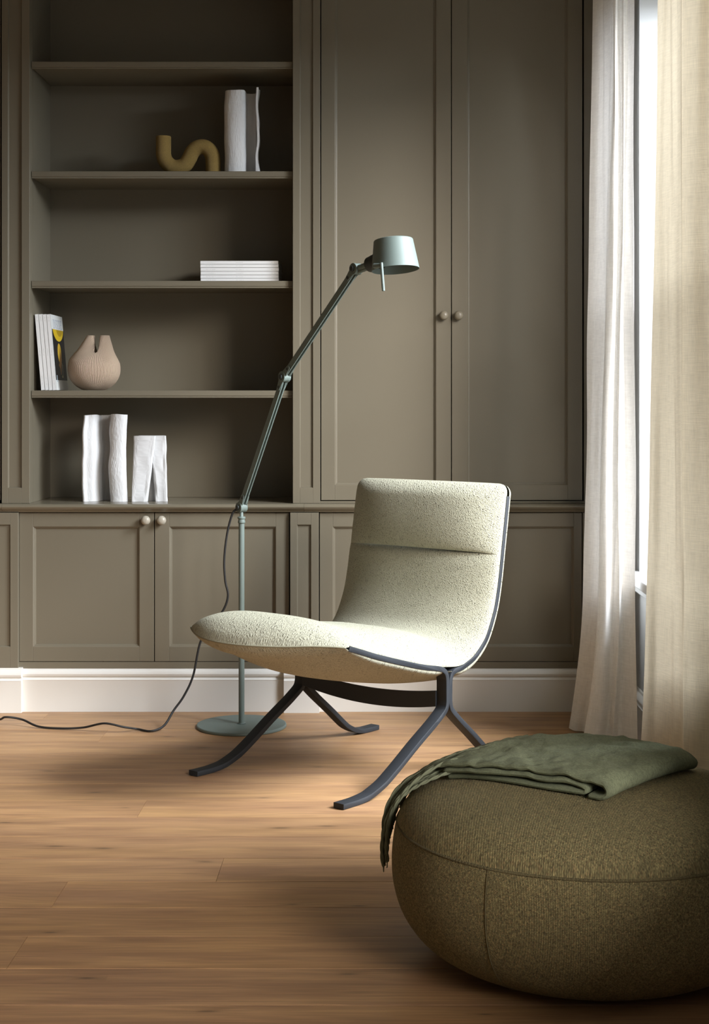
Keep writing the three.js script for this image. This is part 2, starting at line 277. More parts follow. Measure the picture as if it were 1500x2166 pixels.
function pilaster(n, x0, x1, y0, y1, p, d, depth) {       // a flat post with a sunk panel
  const g = struct('trim_' + n), z = -d, X = p.map((v, i) => i < 2 ? ex(v, d) : v);
  mesh('post', merge([box(ex(x0, d), X[0], y0, y1, z - depth, z, 0.001), box(X[1], ex(x1, d), y0, y1, z - depth, z, 0.001), box(X[0], X[1], y0, X[2], z - depth, z, 0.001), box(X[0], X[1], X[3], y1, z - depth, z, 0.001)]), M.paint, g);
  mesh('panel', box(X[0] - 0.001, X[1] + 0.001, X[2] - 0.001, X[3] + 0.001, z - depth, z - 0.008, 0), M.paint, g);
  mesh('moulding', ring(X[0], X[1], X[2], X[3], [[0, z - 0.0005], [0.0012, z - 0.003], [0.0025, z - 0.0078]]), M.paint, g);
}
const yl = (py) => ey(py, D.lowP), yu = (py) => ey(py, D.upP);
pilaster(1, -22, 38.2, 0.152, WT, [-7, 21.5, yl(1368), yl(1110)], D.lowP, 0.036);
pilaster(2, 613.8, 674.2, 0.152, WT, [628.6, 658, yl(1368), yl(1110)], D.lowP, 0.036);
pilaster(3, 3.5, 62.5, 0.7335, CEIL, [17, 45.5, yu(1032), 2.75], D.upP, 0.05);
pilaster(4, 619.5, 677.2, 0.7335, CEIL, [634.5, 662, yu(1032), 2.75], D.upP, 0.05);
// worktops, one length over each bay, with a rounded nose
const topPts = [[-0.37, 0.733], [0.004, 0.733], [0.011, 0.7315], [0.0165, 0.7275], [0.0185, 0.7225], [0.0165, 0.7170], [0.012, 0.7125], [0.0065, 0.7105], [0.005, 0.7085], [0.003, 0.7045], [-0.004, 0.702], [-0.37, 0.702]];
for (const [a, b, label] of [[4, 643, 'glossy taupe worktop under the bookcase, carrying the two white folded sculptures'], [643.4, 1311.5, 'shaded length of taupe worktop under the tall cupboard, behind the armchair'], [-620, 3.6, 'short end of taupe worktop at the left picture edge']]) {
  const g = prismX(topPts, ex(a, 5.38), Math.min(ex(b, 5.38), XR - 0.001), 0.5); g.translate(0, 0, -5.393); tag(mesh('worktop', g, M.paintTop), label, 'worktop');
}
// tall cupboard
{
  const q = (x0, x1, p0, p1, k) => ({ x: [x0, x1], y: [0, 1058], yTop: 2.84, p: [p0, p1, 0, 1026], pTop: 2.76, knob: k });
  const a = cupboard('tall_cupboard', 'tall taupe cupboard with two long panelled doors and small round knobs, behind the lamp head', D.up, [677.5, 1300], CEIL, 0.7335, [q(678.5, 955, 708.5, 922.5, [938.5, 668]), q(955, 1233, 988.5, 1201, [969.5, 668])], 5.76);
  mesh('bottom_rail', box(ex(677.5, D.up), ex(1300, D.up), 0.7335, ey(1060, D.up), -D.up - 0.02, -D.up - 0.004, 0.0008), M.paint, a);
  mesh('cornice_rail', box(ex(677.5, D.up), ex(1300, D.up), 2.842, CEIL, -D.up - 0.02, -D.up, 0.0008), M.paint, a);
  mesh('filler_strip', box(ex(1235.5, D.up), XR - 0.001, 0.7335, CEIL, -D.up - 0.02, -D.up, 0.001), M.paint, a);
  const b = cupboard('tall_cupboard', 'sliver of a tall taupe cupboard at the left picture edge', D.up, [-620, 3.2], CEIL, 0.7335, [q(-560, -280, -530, -310, [-296, 668]), q(-279, 2.2, -249, -28, [-262, 668])], 5.76);
  mesh('cornice_rail', box(ex(-620, D.up), ex(3.2, D.up), 2.842, CEIL, -D.up - 0.02, -D.up, 0.0008), M.paint, b);
}
// open bookcase
const BACK = 5.752;
const shelfTop = [130, 362, 594, 826].map(v => ey(v, 5.43));
{
  const c = thing('bookcase', 'open taupe bookcase with four fixed shelves of books and ceramics', 'bookcase');
  const x0 = ex(62.5, D.upP), x1 = ex(619.5, D.upP);
  mesh('back_panel', box(x0 - 0.005, x1 + 0.005, 0.7335, CEIL, -BACK - 0.012, -BACK, 0), M.paint, c);
  mesh('side_panel', box(x0 - 0.02, x0, 0.7335, CEIL, -BACK, -5.459, 0), M.paint, c);
  mesh('side_panel', box(x1, x1 + 0.02, 0.7335, CEIL, -BACK, -5.459, 0), M.paint, c);
  for (const y of [...shelfTop, shelfTop[0] + 0.388]) {
    const pts = [[-0.322, y - 0.0215], [-0.322, y], [-0.002, y], [0, y - 0.0015], [0, y - 0.018], [-0.0012, y - 0.0195], [-0.0025, y - 0.020], [-0.001, y - 0.0215], [-0.001, y - 0.0255], [-0.004, y - 0.0255], [-0.004, y - 0.0215]];
    const g = prismX(pts, x0 + 0.0025, x1 - 0.0025, 0.4); g.translate(0, 0, -5.43); mesh('shelf', g, M.paint, c);
  }
}

// ------------------------------------------------------------------ lounge chair
{
  const c = thing('lounge_chair', 'low armless lounge chair in pale sage boucle on dark steel strip legs', 'armchair', [-0.062, 0, -4.607], -39.7 * Math.PI / 180);
  const railPts = [[-0.368, 0.840], [-0.363, 0.814], [-0.351, 0.745], [-0.336, 0.659], [-0.316, 0.546], [-0.293, 0.462], [-0.249, 0.381], [-0.189, 0.332], [-0.125, 0.312], [-0.05, 0.316], [0.04, 0.332], [0.148, 0.359], [0.273, 0.394], [0.382, 0.429], [0.45, 0.4375], [0.51, 0.435], [0.58, 0.432]];
  const curve = new THREE.CatmullRomCurve3(railPts.map(([z, y]) => new THREE.Vector3(0, y, z)), false, 'catmullrom', 0.5);
  const N = 600, sp = curve.getSpacedPoints(N), LEN = curve.getLength();
  const rail = (s) => { const q = clamp(s / LEN) * N, i = Math.min(N - 1, Math.floor(q)), f = q - i, a = sp[i], b = sp[i + 1], p0 = sp[Math.max(0, i - 3)], p1 = sp[Math.min(N, i + 4)]; const tz = p1.z - p0.z, ty = p1.y - p0.y, l = Math.hypot(tz, ty); return { z: mix(a.z, b.z, f), y: mix(a.y, b.y, f), nz: -ty / l, ny: tz / l }; };
  const sAt = (test) => { for (let i = 0; i <= N; i++) if (test(sp[i])) return i / N * LEN; return LEN; };
  const sEdge = sAt(p => p.z > 0.402), sMid = sAt(p => p.z > 0.552), sHead = sAt(p => p.y < 0.628), sBend = sAt(p => p.z > -0.19), sPost = sAt(p => p.z > -0.062), HW = 0.298;
  const cross = (phi, n) => { const cs = Math.cos(phi), sn = Math.sin(phi); return [Math.sign(cs) * Math.pow(Math.abs(cs), 2 / n), Math.pow(Math.abs(sn), 2 / n)]; };
  const place = (s, u, h) => { const t = s / sEdge, grow = Math.pow(clamp((t - 0.72) / 0.28), 2) * (sMid - sEdge) * (1 - u * u), r = rail(s + grow); const cr = 0.03, inset = s < cr ? cr * (1 - Math.sqrt(clamp(1 - (1 - s / cr) ** 2))) : 0; return [u * (HW - inset), r.y + r.ny * h, r.z + r.nz * h]; };
  const front = (s, u, k) => {                            // height of the sitting side above the band
    const seat = smooth(sBend - 0.05, sBend + 0.22, s);
    const edge = mix(0.040, 0.022, seat), crown = mix(0.034, mix(0.074, 0.044, smooth(sBend + 0.15, sEdge - 0.10, s)), seat);
    let e = 1; const dTop = s, dEnd = sEdge - s;
    if (dTop < 0.06) e *= Math.sqrt(clamp(1 - (1 - dTop / 0.06) ** 2));
    if (dEnd < 0.13) e *= Math.pow(clamp(1 - (1 - dEnd / 0.13) ** 2), 0.54);
    return 0.006 * smooth(0, 0.03, dEnd) + e * (edge * k + crown * (1 - Math.pow(Math.abs(u), mix(2.4, 3.6, seat))) * k);
  };
  const wool = (phi, s, a) => [a[0] + (phi - 0.5) * 0.05, s];
  const frontGeo = (s0, s1, bulge, nv) => grid(72, nv, (i, j) => {
    const s = mix(s0, s1, j), [u, k] = cross(Math.PI * (1 - i), 2.9);
    let h = front(s, u, k); h += bulge * Math.pow(Math.sin(Math.PI * clamp(mix(0.02, 1, j))), 0.45) * k * (1 - u ** 8);
    if (bulge < 0) h = front(s, u, k) + 0.0;
    return place(s, u, h);
  }, (i, j, a) => [a[0] + i * 0.06, mix(s0, s1, j)]);
  mesh('headrest', frontGeo(0.0, sHead, 0.028, 60), M.boucle, c);
  // the sitting side tucks under the headrest and runs down the back and over the seat in one piece
  mesh('seat_cushion', grid(72, 150, (i, j) => {
    const s = mix(sHead - 0.006, sEdge, j), [u, k] = cross(Math.PI * (1 - i), 3.4); const q = clamp((s - sHead + 0.006) / 0.05); const tuck = Math.sqrt(clamp(1 - (1 - q) ** 2));
    return place(s, u, mix(0.006 + 0.6 * (front(s, u, k) - 0.006), front(s, u, k), tuck));
  }, (i, j, a) => [a[0] + i * 0.06, mix(sHead, sEdge, j)]), M.boucle, c);
  mesh('shell_cover', grid(72, 190, (i, j) => {
    const s = mix(0.0, sEdge, j), [u, k] = cross(Math.PI * i, 3.2), seat = smooth(sBend - 0.05, sBend + 0.2, s);
    let e = 1; if (s < 0.035) e *= Math.sqrt(clamp(1 - (1 - s / 0.035) ** 2)); const dEnd = sEdge - s; if (dEnd < 0.20) e *= Math.pow(clamp(1 - (1 - dEnd / 0.20) ** 2), 0.56);
    const notch = 1 - 0.9 * Math.pow(Math.abs(u), 10) * Math.exp(-(((s - sPost) / 0.035) ** 2)); return place(s, u, -0.0065 * smooth(0, 0.03, dEnd) - e * k * notch * (mix(0.036, 0.029, seat) + mix(0.012, mix(0.034, 0.048, smooth(sBend + 0.15, sEdge - 0.15, s)), seat) * (1 - u * u)));
  }, (i, j, a) => [a[0] + i * 0.06, mix(0, sEdge, j)]), M.boucle, c);
  const edgeLine = (h) => Array.from({ length: 41 }, (_, i) => place(sEdge - 0.001, -1 + i / 20, h));
  mesh('piping', merge([tube(edgeLine(0.0), 0.0026, 120, 8)]), M.piping, c);
  mesh('seam', tube(Array.from({ length: 33 }, (_, i) => { const u = -0.93 + i / 32 * 1.86; return place(sHead, u, front(sHead, u, 1) - 0.0225); }), 0.0022, 80, 6), M.piping, c);
  // two flat steel strips each side: one under the seat edge and forward leg, one up the back and rear leg
  const strip = (pts, thick, x0, x1, tension = 0.35, seg = 140) => {
    const cv = new THREE.CatmullRomCurve3(pts.map(([z, y]) => new THREE.Vector3(z, y, 0)), false, 'catmullrom', tension), P = cv.getSpacedPoints(seg), L = [], R = [];
    P.forEach((p, i) => { const a = P[Math.max(0, i - 1)], b = P[Math.min(seg, i + 1)], l = Math.hypot(b.x - a.x, b.y - a.y), nx = -(b.y - a.y) / l, ny = (b.x - a.x) / l; L.push(new THREE.Vector2(p.x + nx * thick / 2, p.y + ny * thick / 2)); R.unshift(new THREE.Vector2(p.x - nx * thick / 2, p.y - ny * thick / 2)); });
    const b = 0.0015, g = new THREE.ExtrudeGeometry(new THREE.Shape([...L, ...R]), { depth: x1 - x0 - 2 * b, bevelEnabled: true, bevelSize: 0.0012, bevelThickness: b, bevelSegments: 2, curveSegments: 1 });
    g.translate(0, 0, b); g.applyMatrix4(new THREE.Matrix4().set(0, 0, 1, x0, 0, 1, 0, 0, 1, 0, 0, 0, 0, 0, 0, 1)); // (x,y,z) -> X = z + x0, Y = y, Z = x
    const ix = g.index; if (ix) { for (let k = 0; k < ix.count; k += 3) { const t = ix.getX(k); ix.setX(k, ix.getX(k + 2)); ix.setX(k + 2, t); } return toCreasedNormals(g, 0.5); }
    const ps = g.attributes.position, uv = g.attributes.uv; for (let k = 0; k < ps.count; k += 3) for (const A of [ps, uv]) for (let m = 0; m < A.itemSize; m++) { const t = A.array[k * A.itemSize + m]; A.array[k * A.itemSize + m] = A.array[(k + 2) * A.itemSize + m]; A.array[(k + 2) * A.itemSize + m] = t; }
    return toCreasedNormals(g, 0.5);
  };
  const foreBar = [[0.384, 0.4295], [0.33, 0.4125], [0.273, 0.394], [0.21, 0.376], [0.148, 0.359], [0.09, 0.3435], [0.04, 0.332], [0.0, 0.3245], [-0.030, 0.317], [-0.047, 0.305], [-0.0535, 0.285], [-0.0540, 0.25], [-0.0540, 0.218], [-0.049, 0.200], [-0.036, 0.188], [0.007, 0.161], [0.084, 0.118], [0.169, 0.067], [0.23, 0.034], [0.29, 0.014], [0.345, 0.0085], [0.408, 0.0085]];
  const rearBar = [[-0.3605, 0.802], [-0.351, 0.745], [-0.336, 0.659], [-0.316, 0.546], [-0.293, 0.462], [-0.249, 0.381], [-0.189, 0.332], [-0.13, 0.3105], [-0.098, 0.3065], [-0.080, 0.300], [-0.0695, 0.284], [-0.0680, 0.25], [-0.0680, 0.218], [-0.072, 0.200], [-0.084, 0.186], [-0.12, 0.155], [-0.189, 0.100], [-0.262, 0.040], [-0.31, 0.016], [-0.355, 0.0085], [-0.420, 0.0085]];
  for (const [x0, x1] of [[0.2635, 0.3005], [-0.3005, -0.2635]]) { mesh('front_leg', strip(foreBar, 0.0125, x0, x1), M.steel, c); mesh('rear_leg', strip(rearBar, 0.0125, x0, x1), M.steel, c); }
  // the curved cross strap between the two uprights
  const SH = new THREE.Shape(); for (let i = 0; i <= 40; i++) { const x = mix(-0.264, 0.264, i / 40), q = (x / 0.26) ** 2; SH[i ? 'lineTo' : 'moveTo'](x, 0.180 + 0.024 * q); } for (let i = 40; i >= 0; i--) { const x = mix(-0.264, 0.264, i / 40), q = (x / 0.26) ** 2; SH.lineTo(x, 0.228 + 0.020 * q); }
  const sg = new THREE.ExtrudeGeometry(SH, { depth: 0.008, bevelEnabled: true, bevelSize: 0.001, bevelThickness: 0.001, bevelSegments: 1 }); sg.translate(0, 0, -0.050); mesh('cross_strap', toCreasedNormals(sg, 0.5), M.steel, c);
}

// ------------------------------------------------------------------ floor lamp
{
  const LX = -0.4594, LZ = -5.15, A = 50 * Math.PI / 180, hx = Math.cos(A), hz = Math.sin(A);
  const c = thing('floor_lamp', 'grey-green metal floor lamp with jointed arm, small drum shade and round base', 'lamp', [LX, 0, LZ], -A);
  // local x runs along the arm's swing (to the right and towards the room), local z is the joints' axis
  mesh('base', lathe([[0, 0.0105], [0.146, 0.0105], [0.1496, 0.0095], [0.1508, 0.007], [0.1508, 0.0015], [0.1495, 0], [0, 0]], 96), M.lamp, c);
  mesh('pole', merge([lathe([[0.0001, 0.0105], [0.0145, 0.0105], [0.0135, 0.013], [0.0098, 0.0145], [0.0098, 0.690], [0.0001, 0.690]], 32)]), M.lamp, c);
  mesh('collar', lathe([[0.0001, 0.684], [0.0115, 0.684], [0.0122, 0.686], [0.0122, 0.692], [0.0108, 0.694], [0.0108, 0.698], [0.0132, 0.700], [0.0134, 0.703], [0.0125, 0.706], [0.006, 0.7065], [0.0055, 0.722], [0.0001, 0.722]], 32), M.lamp, c);
  const J = [[0, 0.7376], [0.243, 1.1735], [0.610, 1.499]];
  const joint = (p, tilt0, tilt1) => {
    const g = new THREE.Group(); g.name = 'joint'; g.position.set(p[0], p[1], 0); c.add(g);
    mesh('disc', merge([lathe([[0.0001, -0.014], [0.0165, -0.014], [0.0178, -0.0125], [0.0178, -0.006], [0.0168, -0.005], [0.0168, 0.005], [0.0178, 0.006], [0.0178, 0.0125], [0.0165, 0.014], [0.0001, 0.014]], 40).rotateX(Math.PI / 2)]), M.lamp, g);
    for (const s of [1, -1]) mesh('bolt', lathe([[0.0001, 0.014], [0.0092, 0.014], [0.0092, 0.019], [0.0078, 0.0205], [0.0001, 0.0205]], 6).rotateX(s * Math.PI / 2), M.lampDark, g);
    return g;
  };
  J.forEach(p => joint(p));
  const arm = (a, b) => {
    const dx = b[0] - a[0], dy = b[1] - a[1], L = Math.hypot(dx, dy), an = Math.atan2(dy, dx), g = new THREE.Group(); g.name = 'arm'; g.position.set(a[0], a[1], 0); g.rotation.z = an; c.add(g);
    for (const z of [-0.0058, 0.0058]) mesh('arm_bar', box(0.016, L - 0.016, -0.0102, 0.0102, z - 0.0020, z + 0.0020, 0.0007), M.lamp, g);
    for (const x of [0.038, L - 0.038]) mesh('clamp_bolt', merge([rod([x, 0, -0.0125], [x, 0, 0.0125], 0.0048, 0.0048, 16)]), M.lampDark, g);
    // cheek plates at both ends carry the bars to the joint discs
    const cheek = (x0, x1, z) => { const S = new THREE.Shape(); S.moveTo(x0, -0.013); S.lineTo(x1, -0.0072); S.quadraticCurveTo(x1 + (x1 > x0 ? 0.007 : -0.007), 0, x1, 0.0072); S.lineTo(x0, 0.013); const q = new THREE.ExtrudeGeometry(S, { depth: 0.002, bevelEnabled: false }); q.translate(0, 0, z); return q; };
    for (const z of [0.0088, -0.0108]) { mesh('cheek_plate', cheek(0.004, 0.046, z), M.lamp, g); mesh('cheek_plate', cheek(L - 0.004, L - 0.046, z), M.lamp, g); }
    return g;
  };
  arm(J[0], J[1]); arm(J[1], J[2]);
  // neck, swivel cup and shade
  const S = [0.795, 1.484];
  const hold = [J[2], [0.700, 1.512]];
  mesh('neck', merge([rod([J[2][0] + 0.014, J[2][1] + 0.002, 0], [0.688, 1.5095, 0], 0.0095, 0.0105), rod([J[2][0] + 0.010, J[2][1] - 0.010, 0], [0.672, 1.4985, 0], 0.006, 0.006)]), M.lamp, c);
  mesh('swivel_cup', merge([rod([0.676, 1.5075, 0], [0.706, 1.5125, 0], 0.0235, 0.0265, 32), rod([0.706, 1.5125, 0], [0.727, 1.516, 0], 0.0265, 0.024, 32)]), M.lampDark, c);
  const sh = new THREE.Group(); sh.name = 'shade_head'; sh.position.set(S[0], S[1], 0); c.add(sh); sh.rotation.order = 'YXZ'; sh.rotation.set(0, A, 0);
  const tiltX = -0.105, tiltZ = 0.075; sh.rotation.set(tiltX, A, tiltZ);
  const shade = mesh('shade', lathe([[0.0001, 0.092], [0.052, 0.092], [0.0572, 0.0905], [0.0588, 0.088], [0.0712, 0.001], [0.0712, 0.0], [0.0702, 0.0], [0.0575, 0.0868], [0.055, 0.0892], [0.0001, 0.0905]], 80), M.lamp, sh);
  mesh('bulb', lathe([[0.0001, 0.030], [0.012, 0.033], [0.019, 0.043], [0.019, 0.052], [0.0125, 0.064], [0.011, 0.082], [0.011, 0.089]], 32, 40), M.white, sh);
  mesh('handle', merge([rod([-0.0415, 0.012, 0.066], [-0.0415, -0.072, 0.066], 0.0046, 0.0046, 16), rod([-0.062, 0.008, 0.045], [-0.040, 0.004, 0.064], 0.008, 0.0065, 16)]), M.lamp, sh);
}

// ------------------------------------------------------------------ lamp cord
tag(mesh('power_cord', tube([[-0.474, 0.733, -5.146], [-0.490, 0.715, -5.146], [-0.508, 0.647, -5.15], [-0.5175, 0.56, -5.15], [-0.514, 0.49, -5.15], [-0.505, 0.442, -5.15], [-0.519, 0.395, -5.15], [-0.556, 0.345, -5.15], [-0.597, 0.286, -5.15], [-0.622, 0.172, -5.15], [-0.652, 0.105, -5.14], [-0.684, 0.060, -5.125], [-0.712, 0.016, -5.09], [-0.75, 0.0045, -5.062], [-0.80, 0.006, -5.085], [-0.841, 0.018, -5.06], [-0.905, 0.030, -5.06], [-0.98, 0.010, -5.09], [-1.057, 0.005, -5.10], [-1.137, 0.006, -5.125], [-1.20, 0.022, -5.16], [-1.255, 0.030, -5.16], [-1.296, 0.014, -5.19], [-1.45, 0.005, -5.22], [-1.75, 0.005, -5.26], [-2.1, 0.005, -5.3]], 0.0037, 420, 8), M.cord), 'thin black power cord hanging from the lamp and trailing over the floor', 'cord');

// ------------------------------------------------------------------ pouf
const PX = 0.418, PZ = -3.045;
const pufPts = [[0.0001, 0.0], [0.17, 0.0], [0.235, 0.004], [0.290, 0.018], [0.338, 0.048], [0.371, 0.092], [0.387, 0.140], [0.391, 0.185], [0.388, 0.228], [0.381, 0.2625], [0.366, 0.291], [0.335, 0.3155], [0.285, 0.3335], [0.21, 0.3465], [0.12, 0.3535], [0.0001, 0.356]];
const pufCurve = new THREE.SplineCurve(pufPts.map(p => new THREE.Vector2(...p)));
const pufLine = pufCurve.getSpacedPoints(160);
const pufTop = (r) => { for (let i = pufLine.length - 1; i > 0; i--) { const a = pufLine[i], b = pufLine[i - 1]; if (r >= a.x && r <= b.x && b.y > 0.18) return mix(a.y, b.y, (r - a.x) / Math.max(1e-6, b.x - a.x)); } return 0.2; };
{
  const c = thing('pouf', 'large round olive-brown knitted pouf with stitched seams, carrying a folded throw', 'pouf', [PX, 0, PZ]);
  const cut = pufLine.findIndex(p => p.y > 0.262);
  const part = (a, b) => { const P = pufLine.slice(a, b + 1); let L = [0]; for (let i = 1; i < P.length; i++) L.push(L[i - 1] + P[i].distanceTo(P[i - 1])); return grid(160, P.length - 1, (i, j) => { const p = P[Math.round(j * (P.length - 1))], t = i * 2 * Math.PI; return [p.x * Math.sin(t), p.y, p.x * Math.cos(t)]; }, (i, j) => [i * 2.36, L[Math.round(j * (P.length - 1))]], true); };
  mesh('side_cover', part(0, cut), M.knit, c);
  const topP = pufLine.slice(cut);
  mesh('top_cover', grid(160, topP.length - 1, (i, j) => { const p = topP[Math.round(j * (topP.length - 1))], t = i * 2 * Math.PI; return [p.x * Math.sin(t), p.y, p.x * Math.cos(t)]; }, (i, j, a) => [a[0], a[2]], true), M.knit, c);
  const sr = pufLine[cut].x;
  mesh('seam', new THREE.TorusGeometry(sr + 0.0005, 0.0028, 8, 160).rotateX(Math.PI / 2).translate(0, 0.262, 0), M.knit, c);
  for (const t of [-0.62, 0.98, 2.55, 4.1]) mesh('seam', tube(pufLine.slice(14, cut + 1).filter((_, i) => i % 4 === 0).map(p => [(p.x + 0.0002) * Math.sin(t), p.y, (p.x + 0.0002) * Math.cos(t)]), 0.0014, 60, 6), M.knit, c);
}

// ------------------------------------------------------------------ folded throw on the pouf
{
  const A0 = [0.418, -2.850], e1 = [-0.770, -0.638], e2 = [0.638, -0.770];  // near corner, along the layers, along the fold (x, z)
  const L = 0.36, Wd = 0.36;
  const c = thing('throw_blanket', 'folded dark green woollen throw with a twisted fringe, lying on the pouf', 'blanket', [A0[0], 0, A0[1]]);
  const wr = lattice(91, 16, 16);
  const arc = pufLine.slice().reverse(), arcL = [0]; for (let i = 1; i < arc.length; i++) arcL.push(arcL[i - 1] + arc[i].distanceTo(arc[i - 1]));
  const along = (q) => { let i = 1; while (i < arc.length - 1 && arcL[i] < q) i++; const a = arc[i - 1], b = arc[i], f = clamp((q - arcL[i - 1]) / (arcL[i] - arcL[i - 1])), l = arcL[i] - arcL[i - 1]; return { r: mix(a.x, b.x, f), y: mix(a.y, b.y, f), nr: (a.y - b.y) / l, ny: (b.x - a.x) / l }; };
  // lay the cloth on the pouf: distance from its middle is measured along the pouf's own curve, h stands off its surface
  const drape = (s, t, h) => { const x = A0[0] + e1[0] * s + e2[0] * t - PX, z = A0[1] + e1[1] * s + e2[1] * t - PZ, q = Math.hypot(x, z), p = along(q), k = (p.r + p.nr * h) / Math.max(q, 1e-5); return [PX - A0[0] + x * k, p.y + p.ny * h, PZ - A0[1] + z * k]; };
  const sheet = (path, thick, name, wob, ext) => {        // path of (s, h) of a layer's middle; the layer is a closed strip
    const cv = new THREE.CatmullRomCurve3(path.map(([s, h]) => new THREE.Vector3(s, h, 0)), false, 'catmullrom', 0.35), n = 110, P = cv.getSpacedPoints(n), O = [];
    const nor = P.map((p, i) => { const a = P[Math.max(0, i - 1)], b = P[Math.min(n, i + 1)], l = Math.hypot(b.x - a.x, b.y - a.y); return [-(b.y - a.y) / l, (b.x - a.x) / l]; });
    for (let i = 0; i <= n; i++) O.push([P[i].x, P[i].y, nor[i][0] * thick / 2, nor[i][1] * thick / 2]);
    const e = P[n], d = [nor[n][1], -nor[n][0]]; for (let k = 1; k < 6; k++) { const a = Math.PI * k / 6; O.push([e.x, e.y, (nor[n][0] * Math.cos(a) + d[0] * Math.sin(a)) * thick / 2, (nor[n][1] * Math.cos(a) + d[1] * Math.sin(a)) * thick / 2]); }
    for (let i = n; i >= 0; i--) O.push([P[i].x, P[i].y, -nor[i][0] * thick / 2, -nor[i][1] * thick / 2]);
    O.push(O[0]);
    const m = O.length - 1; let len = [0]; for (let i = 1; i <= m; i++) len.push(len[i - 1] + Math.hypot(O[i][0] - O[i - 1][0], O[i][1] - O[i - 1][1]));
    const f = (i, j) => {
      const o = O[Math.round(i * m)], ed = Math.min(j, 1 - j), rn = ed < 0.022 ? Math.sqrt(clamp(1 - (1 - ed / 0.022) ** 2, 0.0004)) : 1, q = [o[0] + o[2] * rn, o[1] + o[3] * rn]; let t = mix(-0.002, Wd, j); const s = q[0], edge = Math.min(j, 1 - j);
      t += wob * ((wr(o[0] * 7 + 3, o[1] * 60) - 0.5) * 0.022 + (wr(o[0] * 16, o[1] * 90 + 5) - 0.5) * 0.006) * (j < 0.5 ? 1 : -1) * (edge < 0.3 ? 1 - edge / 0.3 : 0);
      const h = q[1] + (wr(s * 22 + t * 9, t * 34 - s * 6) - 0.5) * 0.0075 * smooth(0, 0.03, q[1]) + 0.004 * smooth(0.012, 0.03, q[1]) * (wr(s * 60, t * 45) - 0.5);
      return drape(s, t, h);
    };
    const ease = (j) => 0.5 - 0.5 * Math.cos(Math.PI * j) , jj = (j) => mix(j, ease(j), 0.75); const g = grid(m, 84, (i, j) => f(i, jj(j)), (i, j) => [len[Math.round(i * m)], j * Wd], true);
    return mesh(name, g, M.wool, c);
  };
  // outer layer over the top, wrapped round the fold and tucked under; the inner layer doubled inside it
  sheet([[L + 0.01, 0.0325], [0.27, 0.0335], [0.18, 0.0345], [0.09, 0.0355], [0.03, 0.0350], [0.008, 0.0315], [-0.004, 0.0225], [-0.002, 0.0125], [0.010, 0.0072], [0.030, 0.0066]], 0.0112, 'outer_layer', 1);
  sheet([[L + 0.002, 0.0205], [0.25, 0.0213], [0.15, 0.0222], [0.075, 0.0226], [0.050, 0.0216], [0.0405, 0.0165], [0.045, 0.0108], [0.065, 0.0085], [0.12, 0.0074], [0.25, 0.0066], [L - 0.004, 0.0066]], 0.0112, 'inner_layer', 1);
  // twisted tassels along the free end
  const r = rng(44), parts = [];
  for (let k = 0; k < 50; k++) {
    const t = mix(0.0, Wd, (k + 0.6 * r()) / 50), upper = k % 2, h0 = upper ? 0.030 : 0.014, len = 0.15 + 0.07 * r(), pile = 0.012 * r(), sw = (r() - 0.5) * 0.07, slide = mix(-0.175, -0.06, t / Wd) + (r() - 0.5) * 0.04, pts = [], ph = r() * 6;
    for (let i = 0; i <= 9; i++) { const q = i / 9; const s = L - 0.012 + q * len, tt = t + slide * q + sw * q * q + 0.004 * Math.sin(q * 9 + ph), h = mix(h0, 0.0088 + pile, smooth(0, 0.55, q)) + (0.004 + 0.004 * upper) * (1 + Math.sin(q * 7 + ph)) * 0.5; pts.push([s, tt, h]); }
    const rad = 0.0021 + 0.0006 * r(), fine = new THREE.CatmullRomCurve3(pts.map(V3)).getPoints(44); for (const o of [0, Math.PI]) parts.push(tube(fine.map((p, i) => drape(p.x, p.y + 0.0016 * Math.cos(i * 0.75 + o + ph), p.z + 0.0016 * Math.sin(i * 0.75 + o + ph))), rad, 60, 6));
    const e = pts[9]; for (let q = 0; q < 4; q++) parts.push(tube([drape(...e), drape(e[0] + 0.009 + 0.006 * r(), e[1] + (r() - 0.5) * 0.012, e[2] + 0.002 * r())], 0.0009, 2, 4));
  }
  mesh('fringe', merge(parts), M.fringe, c).userData.kind = 'stuff';
}

// ------------------------------------------------------------------ curtains
function curtain(name, label, bottom, top, y0, y1, nU, mat, wob) {   // plan lines [x, z] at hem and head
  const cb = new THREE.CatmullRomCurve3(bottom.map(([x, z]) => new THREE.Vector3(x, 0, z)), false, 'catmullrom', 0.5), ct = new THREE.CatmullRomCurve3(top.map(([x, z]) => new THREE.Vector3(x, 0, z)), false, 'catmullrom', 0.5);
  const wn = lattice(61, 24, 24), n = bottom.length - 1, pb = [], pt = [];
  for (let i = 0; i <= nU; i++) { pb.push(cb.getPoint(i / nU)); pt.push(ct.getPoint(i / nU)); }
  let len = [0]; for (let i = 1; i <= nU; i++) len.push(len[i - 1] + pb[i].distanceTo(pb[i - 1]));
  const g = grid(nU, 150, (i, j) => {
    const k = Math.round(i * nU), y = mix(y0, y1, j), f = Math.pow(1 - clamp((y - y0) / 0.55), 2.2), mid = 1 - smooth(0, 1, (y - 0.2) / 2.2);
    const w = 0.45 * mid * (1 - f) + f; const a = pb[k], b = pt[k], wx = wob * (wn(i * 20 + y * 1.3, y * 2.2) - 0.5), wz = wob * (wn(i * 20 + 7 - y, y * 2.0 + 5) - 0.5);
    return [Math.min(mix(b.x, a.x, w) + wx, XR - 0.012), y + 0.004 * (wn(i * 22, 1) - 0.5) * (1 - j), mix(b.z, a.z, w) + wz];
  }, (i, j) => [len[Math.round(i * nU)], j * (y1 - y0)]);
  const c = thing(name, label, 'curtain'); mesh('cloth', g, mat, c);
  return c;
}
